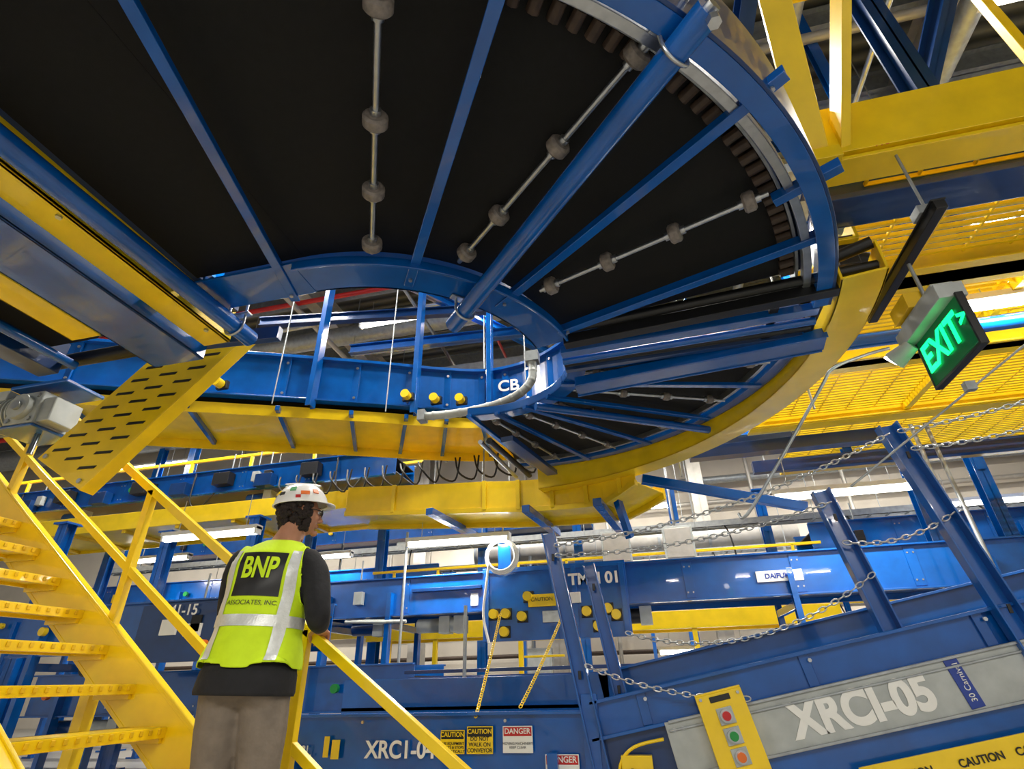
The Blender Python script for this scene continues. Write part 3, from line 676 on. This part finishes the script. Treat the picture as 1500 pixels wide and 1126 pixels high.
b=B("cable_bundle")
for i in range(14):
    x=-5.2+i*.28;b.pipe(cr([(x,6.8,4.0),(x+.1,6.7,3.7+random.random()*.15),(x+.3,6.75,3.65),(x+.35,6.8,4.0)]),.014,"black",6)
b.done()
# ---------------------------------------------------------------- worker
W=bpy.data.objects.new("construction_worker",None);COL.objects.link(W)
def remesh(b,vox,sm=4,name=None):
    o=b.done();r=o.modifiers.new("r",'REMESH');r.mode='VOXEL';r.voxel_size=vox
    s=o.modifiers.new("s",'SMOOTH');s.factor=.5;s.iterations=sm
    dg=bpy.context.evaluated_depsgraph_get();dg.update();me=bpy.data.meshes.new_from_object(o.evaluated_get(dg))
    bpy.data.objects.remove(o);me.name=b.n
    n=bpy.data.objects.new(name or b.n,me);COL.objects.link(n)
    for p in me.polygons:p.use_smooth=True
    n.parent=W;return n
def limb(b,pts,rs,m="shirt",k=8):
    q=cr([tuple(p) for p in pts],k);R=[]
    for i in range(len(q)):
        t=i/k;j=min(int(t),len(rs)-2);R.append(rs[j]+(rs[j+1]-rs[j])*(t-j))
    b.pipe(q,R,m,16)
    b.sph(q[0],rs[0],m);b.sph(q[-1],rs[-1],m)
b=B("body")
b.loft([(0,0,.80,.10,.09),(0,0,.84,.165,.125),(0,0,.90,.185,.145),(0,.0,.98,.188,.15),(0,.0,1.08,.178,.145),(0,0,1.18,.178,.14),(0,0,1.30,.188,.138),(0,0,1.40,.198,.128),(.005,0,1.455,.18,.108),(.01,.01,1.50,.13,.085),(.02,.02,1.53,.075,.07),(.035,.04,1.60,.062,.068),(.04,.045,1.64,.058,.064)],"shirt",28)
b.sph((.085,-.06,.9),(.1,.1,.11),"shirt");b.sph((-.085,-.06,.9),(.1,.1,.11),"shirt")
limb(b,[(.17,0,1.43),(.225,-.01,1.36),(.275,-.03,1.19),(.245,.12,1.16),(.21,.25,1.15)],[.073,.070,.060,.048,.030])
limb(b,[(-.16,.01,1.43),(-.20,.05,1.35),(-.215,.13,1.17),(-.16,.24,1.16),(-.10,.33,1.19)],[.072,.066,.054,.046,.030])
for s in(-1,1): limb(b,[(s*.09,0,.86),(s*.097+.015,.01,.7),(s*.098+.03,.02,.48),(s*.1+.045,0,.25),(s*.1+.05,-.02,.08)],[.11,.102,.082,.075,.072])
body=remesh(b,.011,5)
me=body.data;me.materials.clear()
for m in("shirt","pants","skin"): me.materials.append(MATS[m])
for p in me.polygons:
    c=p.center;k=0
    if c.z<.865:k=1
    elif c.z>1.53 and abs(c.x-.03)<.1:k=2
    elif c.z<1.26 and c.z>1.0 and ((c.x>.13 and c.y>.12) or (c.x<0 and c.y>.22)):k=2
    p.material_index=k
bm=bmesh.new();bm.from_mesh(me);bvh=BVHTree.FromBMesh(bm)
hb=B("shirt_hem");hb.loft([(0,-.008,.845,.216,.185),(0,-.008,.86,.22,.19),(0,-.005,.93,.215,.18),(0,0,1.0,.195,.16)],"shirt",40);h=hb.done();h.parent=W
# vest
for co,no in(((0,0,.955),(0,0,-1)),((0,0,1.52),(0,0,1)),((.182,0,1.3),(1,0,.12)),((-.180,0,1.3),(-1,0,.12)),((0,.17,1.2),(0,1,0))):
    g=bm.verts[:]+bm.edges[:]+bm.faces[:];bmesh.ops.bisect_plane(bm,geom=g,plane_co=co,plane_no=no,clear_outer=True)
bm.verts.ensure_lookup_table();seen=set();best=[]
for v in bm.verts:
    if v in seen:continue
    st=[v];isl=[];seen.add(v)
    while st:
        u=st.pop();isl.append(u)
        for e in u.link_edges:
            w2=e.other_vert(u)
            if w2 not in seen:seen.add(w2);st.append(w2)
    if len(isl)>len(best):best=isl
bs=set(best);bmesh.ops.delete(bm,geom=[v for v in bm.verts if v not in bs],context='VERTS')
bm.normal_update()
nz=[(v,v.normal.copy()) for v in bm.verts]
for v,n in nz:
    fl=max(0,(1.25-v.co.z))/.27
    v.co+=n*(.014+.026*fl+.005*math.sin(v.co.x*38+v.co.z*9)*fl+.003*math.sin(v.co.x*21-v.co.z*33))
for f in bm.faces:f.material_index=0;f.smooth=True
vm=bpy.data.meshes.new("hi_vis_vest");bm.to_mesh(vm);vb=BVHTree.FromBMesh(bm);bm.free();vm.materials.clear();vm.materials.append(MATS["lime"])
vo=bpy.data.objects.new("hi_vis_vest",vm);COL.objects.link(vo);vo.parent=W
s=vo.modifiers.new("s",'SOLIDIFY');s.thickness=.006;s.offset=-1
def proj(x,z,dirn=(0,1,0),org=-1,off=.003):
    d=V(dirn);o=V((x,0,z))-d*1.0
    h=vb.ray_cast(o,d)
    return (h[0]+h[1]*off*(1 if h[1].dot(d)<0 else -1)) if h[0] is not None else None
def patch(name,x0,x1,z0,z1,nx,nzz,m,off,dirn=(0,1,0),skew=0):
    vs=[];fs=[];idx={}
    for j in range(nzz+1):
        for i in range(nx+1):
            z=z0+(z1-z0)*j/nzz;x=x0+(x1-x0)*i/nx+skew*(z-z0);p=proj(x,z,dirn,off=off)
            if p is not None: idx[(i,j)]=len(vs);vs.append(p)
    for j in range(nzz):
        for i in range(nx):
            k=[(i,j),(i+1,j),(i+1,j+1),(i,j+1)]
            if all(q in idx for q in k):
                P=[vs[idx[q]] for q in k]
                if max((P[a]-P[a-1]).length for a in range(4))<.06: fs.append(tuple(idx[q] for q in k))
    pm=bpy.data.meshes.new(name);pm.from_pydata(vs,[],fs);pm.materials.append(MATS[m])
    for p in pm.polygons:p.use_smooth=True
    o=bpy.data.objects.new(name,pm);COL.objects.link(o);o.parent=W
patch("back_panel",-.115,.105,1.25,1.455,24,24,"black",.003)
patch("reflective_tape_right",.118,.162,.96,1.47,6,48,"tape",.004);patch("reflective_tape_left",-.172,-.132,.96,1.47,6,48,"tape",.004)
patch("reflective_band_back",-.2,.2,1.12,1.17,60,6,"tape",.005)
def sidepatch(name,sgn,m,z0,z1):
    vs=[];fs=[];n=24
    for j in range(4):
        for i in range(n+1):
            y=-.15+.3*i/n;z=z0+(z1-z0)*j/3;h=vb.ray_cast(V((sgn*1,y,z)),V((-sgn,0,0)))
            vs.append((h[0]+V((sgn*.005,0,0))) if h[0] is not None else None)
    for j in range(3):
        for i in range(n):
            k=[j*(n+1)+i,j*(n+1)+i+1,(j+1)*(n+1)+i+1,(j+1)*(n+1)+i]
            if all(vs[q] is not None for q in k) and max((vs[k[a]]-vs[k[a-1]]).length for a in range(4))<.08: fs.append(k)
    vs=[v if v is not None else V((0,0,1.1)) for v in vs]
    pm=bpy.data.meshes.new(name);pm.from_pydata(vs,[],fs);pm.materials.append(MATS[m]);o=bpy.data.objects.new(name,pm);COL.objects.link(o);o.parent=W
sidepatch("reflective_band_right",1,"tape",1.12,1.17);sidepatch("reflective_band_left",-1,"tape",1.12,1.17)
def ptext(body,x,z,size,m,off,sxx=1,bold=0,nm="vest_text"):
    c=bpy.data.curves.new("t",'FONT');c.body=body;c.size=size;c.align_x='CENTER';c.align_y='CENTER';c.offset=bold
    o=bpy.data.objects.new("t",c);COL.objects.link(o);dg=bpy.context.evaluated_depsgraph_get();dg.update()
    m2=bpy.data.meshes.new_from_object(o.evaluated_get(dg));bpy.data.objects.remove(o)
    q=bmesh.new();q.from_mesh(m2);bmesh.ops.triangulate(q,faces=q.faces)
    for it in range(4):
        ed=[e for e in q.edges if e.calc_length()>.012]
        if not ed:break
        bmesh.ops.subdivide_edges(q,edges=ed,cuts=1);bmesh.ops.triangulate(q,faces=q.faces)
    q.to_mesh(m2);q.free()
    for v in m2.vertices:
        p=proj(x+v.co.x*sxx,z+v.co.y,off=off)
        if p is not None:v.co=p
    m2.materials.clear();m2.materials.append(MATS[m]);o=bpy.data.objects.new(nm,m2);COL.objects.link(o);o.parent=W
ptext("BNP",-.005,1.375,.135,"lime",.008,.66,.004);ptext("ASSOCIATES, INC.",-.005,1.22,.029,"black",.006)
# hands
def hand(name,w,fwd,up,side,curl=1.0):
    b=B(name);w=V(w);f=V(fwd).normalized();s=V(side).normalized();u=f.cross(s).normalized()
    if u.dot(V(up))<0:u=-u
    for k in range(6): b.sph(w+f*(.012*k+.01),(.022+.003*k,.022+.003*k,.017),"skin",10,6)
    for i,(o,l) in enumerate(((-.033,.068),(-.011,.078),(.011,.074),(.033,.058))):
        p0=w+f*.075+s*o;p1=p0+f*l*.45-u*.008*curl;p2=p1+f*l*.2-u*l*.38*curl;p3=p2-f*l*.12-u*l*.3*curl
        b.pipe([w+f*.04+s*o*.8,p0,p1,p2,p3],[.010,.0098,.009,.008,.0068],"skin",10);b.sph(p3,.0068,"skin",8,6);b.sph(p0,.0105,"skin",8,6);b.sph(p1,.0092,"skin",8,6)
    t0=w+f*.02-s*.03;t1=w+f*.045-s*.055-u*.02;t2=w+f*.07-s*.05-u*.045
    b.pipe([t0,t1,t2],[.013,.011,.009],"skin",10);b.sph(t2,.009,"skin",8,6);b.sph(t1,.011,"skin",8,6)
    b.pipe([w-f*.05,w+f*.02],[.029,.024],"skin",12)
    return remesh(b,.0035,2)
hand("hand_right",(.208,.258,1.15),(-.15,.95,-.15),(0,0,1),(.95,.15,0),1.0)
hand("hand_left",(-.10,.335,1.19),(.3,.9,.0),(0,0,1),(-.9,.3,0),1.0)
for s in(-1,1):
    b=B("work_boot");q=s*.1+.05;b.loft([(q,.06,.0,.052,.14),(q,.06,.025,.054,.142),(q,.05,.06,.05,.125),(q,.01,.09,.047,.085),(q,-.02,.14,.048,.055)],"black",20);o=b.done();o.parent=W;
# head
Hc=V((.055,.075,1.705));HY=-56;HR=Matrix.Rotation(math.radians(HY),4,'Z')@Matrix.Rotation(math.radians(4),4,'X')
b=B("head")
vs=[];fs=[];n=28;k=20
def hv(t,a):
    x=.076*math.sin(t)*math.cos(a);y=.096*math.sin(t)*math.sin(a);z=-.118*math.cos(t)
    if z<0: q=-z/.118;x*=1-.28*q*q;y=y*(1-.12*q)+.018*q
    if y>0: y*=.93
    return V((x,y,z))
for j in range(k+1):
    for i in range(n): vs.append(hv(math.pi*j/k,2*math.pi*i/n))
for j in range(k):
    for i in range(n): fs.append((j*n+i,j*n+(i+1)%n,(j+1)*n+(i+1)%n,(j+1)*n+i))
b.add(vs,fs,"skin",True)
b.pipe([(0,.082,.015),(0,.098,-.012),(0,.108,-.03),(0,.094,-.04)],[.008,.010,.013,.009],"skin",10)
b.sph((.011,.094,-.034),.009,"skin",8,6);b.sph((-.011,.094,-.034),.009,"skin",8,6)
b.sph((0,.084,-.058),(.022,.012,.006),"skin",10,6);b.sph((0,.083,-.068),(.019,.012,.007),"skin",10,6)
b.sph((0,.078,-.100),(.022,.02,.016),"skin",10,6);b.sph((.032,.068,-.02),(.022,.02,.018),"skin",10,6);b.sph((-.032,.068,-.02),(.022,.02,.018),"skin",10,6)
b.sph((.03,.082,.022),(.022,.01,.007),"skin",10,6);b.sph((-.03,.082,.022),(.022,.01,.007),"skin",10,6)
for s in(-1,1):
    b.pipe([(s*.074,.002,.02),(s*.086,-.012,.022),(s*.088,-.018,.0),(s*.082,-.012,-.02),(s*.073,.0,-.028)],[.006,.008,.008,.008,.006],"skin",8)
    b.sph((s*.077,-.004,-.002),(.006,.012,.018),"skin",8,6)
b.pipe([(0,-.02,-.06),(0,-.035,-.14)],[.06,.06],"skin",16)
head=remesh(b,.0045,2);HM=Matrix.Translation(Hc)@HR;head.matrix_local=HM
b=B("face_details")
for s in(-1,1): b.sph((s*.03,.079,.006),(.012,.008,.007),"eye",10,6);b.sph((s*.03,.086,.006),(.005,.003,.005),"black",8,6)
b.sph((0,.0905,-.059),(.02,.006,.003),"lip",10,6);b.sph((0,.0895,-.066),(.017,.006,.004),"lip",10,6)
for s in(-1,1): b.pipe([(s*.014,.093,.026),(s*.032,.093,.03),(s*.048,.082,.026)],.003,"hair",6)
o=b.done();o.parent=W;o.matrix_local=HM
b=B("safety_glasses")
for s in(-1,1):
    b.pipe([(s*.008,.104,.008),(s*.02,.105,.02),(s*.045,.1,.02),(s*.058,.09,.008),(s*.05,.096,-.014),(s*.02,.103,-.014),(s*.008,.104,.008)],.0022,"black",6)
    b.sph((s*.033,.1,.003),(.024,.003,.016),"lens",12,6);b.pipe([(s*.058,.09,.01),(s*.075,.05,.012),(s*.08,-.01,.012),(s*.078,-.03,.0)],.0028,"black",6)
b.pipe([(-.008,.104,.008),(.008,.104,.008)],.002,"black",6);o=b.done();o.parent=W;o.matrix_local=HM
b=B("curly_hair");rr=random.Random(3)
for i in range(280):
    a=rr.uniform(math.radians(150),math.radians(390));z=rr.uniform(-.10,.05)
    if math.sin(a)>.28:continue
    rad=1.0-.25*max(0,-z-.02)/.07
    b.sph((.082*rad*math.cos(a)*1.10,.10*rad*math.sin(a)*1.12-.004,z),rr.uniform(.012,.021),"hair",7,5)
o=b.done();o.parent=W;o.matrix_local=HM
b=B("hard_hat")
def shell(rx,ry,rz,z0,m,n=36,k=12):
    vs=[];fs=[]
    for j in range(k+1):
        t=math.pi/2*j/k
        for i in range(n):
            a=2*math.pi*i/n;rid=1+.03*math.exp(-(math.cos(a)*math.cos(t)/.14)**2)*math.sin(t)
            vs.append((rx*math.cos(t)*math.cos(a),ry*math.cos(t)*math.sin(a)-.005,z0+rz*math.sin(t)*rid))
    for j in range(k):
        for i in range(n): fs.append((j*n+i,j*n+(i+1)%n,(j+1)*n+(i+1)%n,(j+1)*n+i))
    b.add(vs,fs,m,True)
shell(.118,.140,.125,.042,"helmet")
vs=[];fs=[];n=36
for i in range(n):
    a=2*math.pi*i/n;f=max(0,math.sin(a))
    for r,dz in((.0,.0),(1,0.0),(1,.006),(0,.006)):
        ex=(.010+.036*f**1.5)*r;vs.append(((.116+ex)*math.cos(a),(.138+ex)*math.sin(a)-.005,.040+dz-.008*r*f))
for i in range(n):
    for q in range(4): fs.append((4*i+q,4*i+(q+1)%4,4*((i+1)%n)+(q+1)%4,4*((i+1)%n)+q))
b.add(vs,fs,"helmet",True)
b.sph((0,0,.159),(.012,.10,.010),"helmet",12,8);b.sph((.03,0,.153),(.008,.09,.010),"helmet",12,8);b.sph((-.03,0,.153),(.008,.09,.010),"helmet",12,8)
def stick(az,el,w,h,m,w2=None):
    a=math.radians(az);t=math.radians(el);p=V((.119*math.cos(t)*math.cos(a),.141*math.cos(t)*math.sin(a)-.005,.042+.126*math.sin(t)))
    nn=V((p.x/.118**2,p.y/.142**2,(p.z-.045)/.118**2)).normalized();x=V((0,0,1)).cross(nn).normalized();y=nn.cross(x)
    R=Matrix((x,y,nn)).transposed();b.box(p,(w,h,.006),m,R)
stick(-5,22,.045,.02,"orange");stick(-35,35,.03,.026,"green");stick(-62,24,.03,.018,"black");stick(-85,30,.036,.02,"yellow");stick(22,28,.03,.026,"orange");stick(-20,12,.026,.016,"red");stick(-110,25,.03,.018,"black")
o=b.done();o.parent=W;o.matrix_local=Matrix.Translation(Hc)@Matrix.Rotation(math.radians(HY),4,'Z')@Matrix.Rotation(math.radians(8),4,'X')
W.location=(-1.92,2.5,FZ);W.scale=(1.03,1.03,1.03);W.rotation_euler=(math.radians(-1),math.radians(2),math.radians(14))
# ---------------------------------------------------------------- camera
p=math.radians(29);yw=math.radians(12.8);ro=math.radians(1.5)
F=V((-math.sin(yw)*math.cos(p),math.cos(yw)*math.cos(p),math.sin(p)));R=V((math.cos(yw),math.sin(yw),0));U=R.cross(F)
xa=R*math.cos(ro)-U*math.sin(ro);ya=R*math.sin(ro)+U*math.cos(ro)
M=Matrix((xa,ya,-F)).transposed().to_4x4();M.translation=V((0,0,1.2))
cd=bpy.data.cameras.new("camera");cd.lens=18.816;cd.sensor_width=36;cd.sensor_fit='HORIZONTAL';cd.clip_start=.05
co=bpy.data.objects.new("camera",cd);COL.objects.link(co);co.matrix_world=M;SC.camera=co
SC.view_settings.view_transform='Standard'
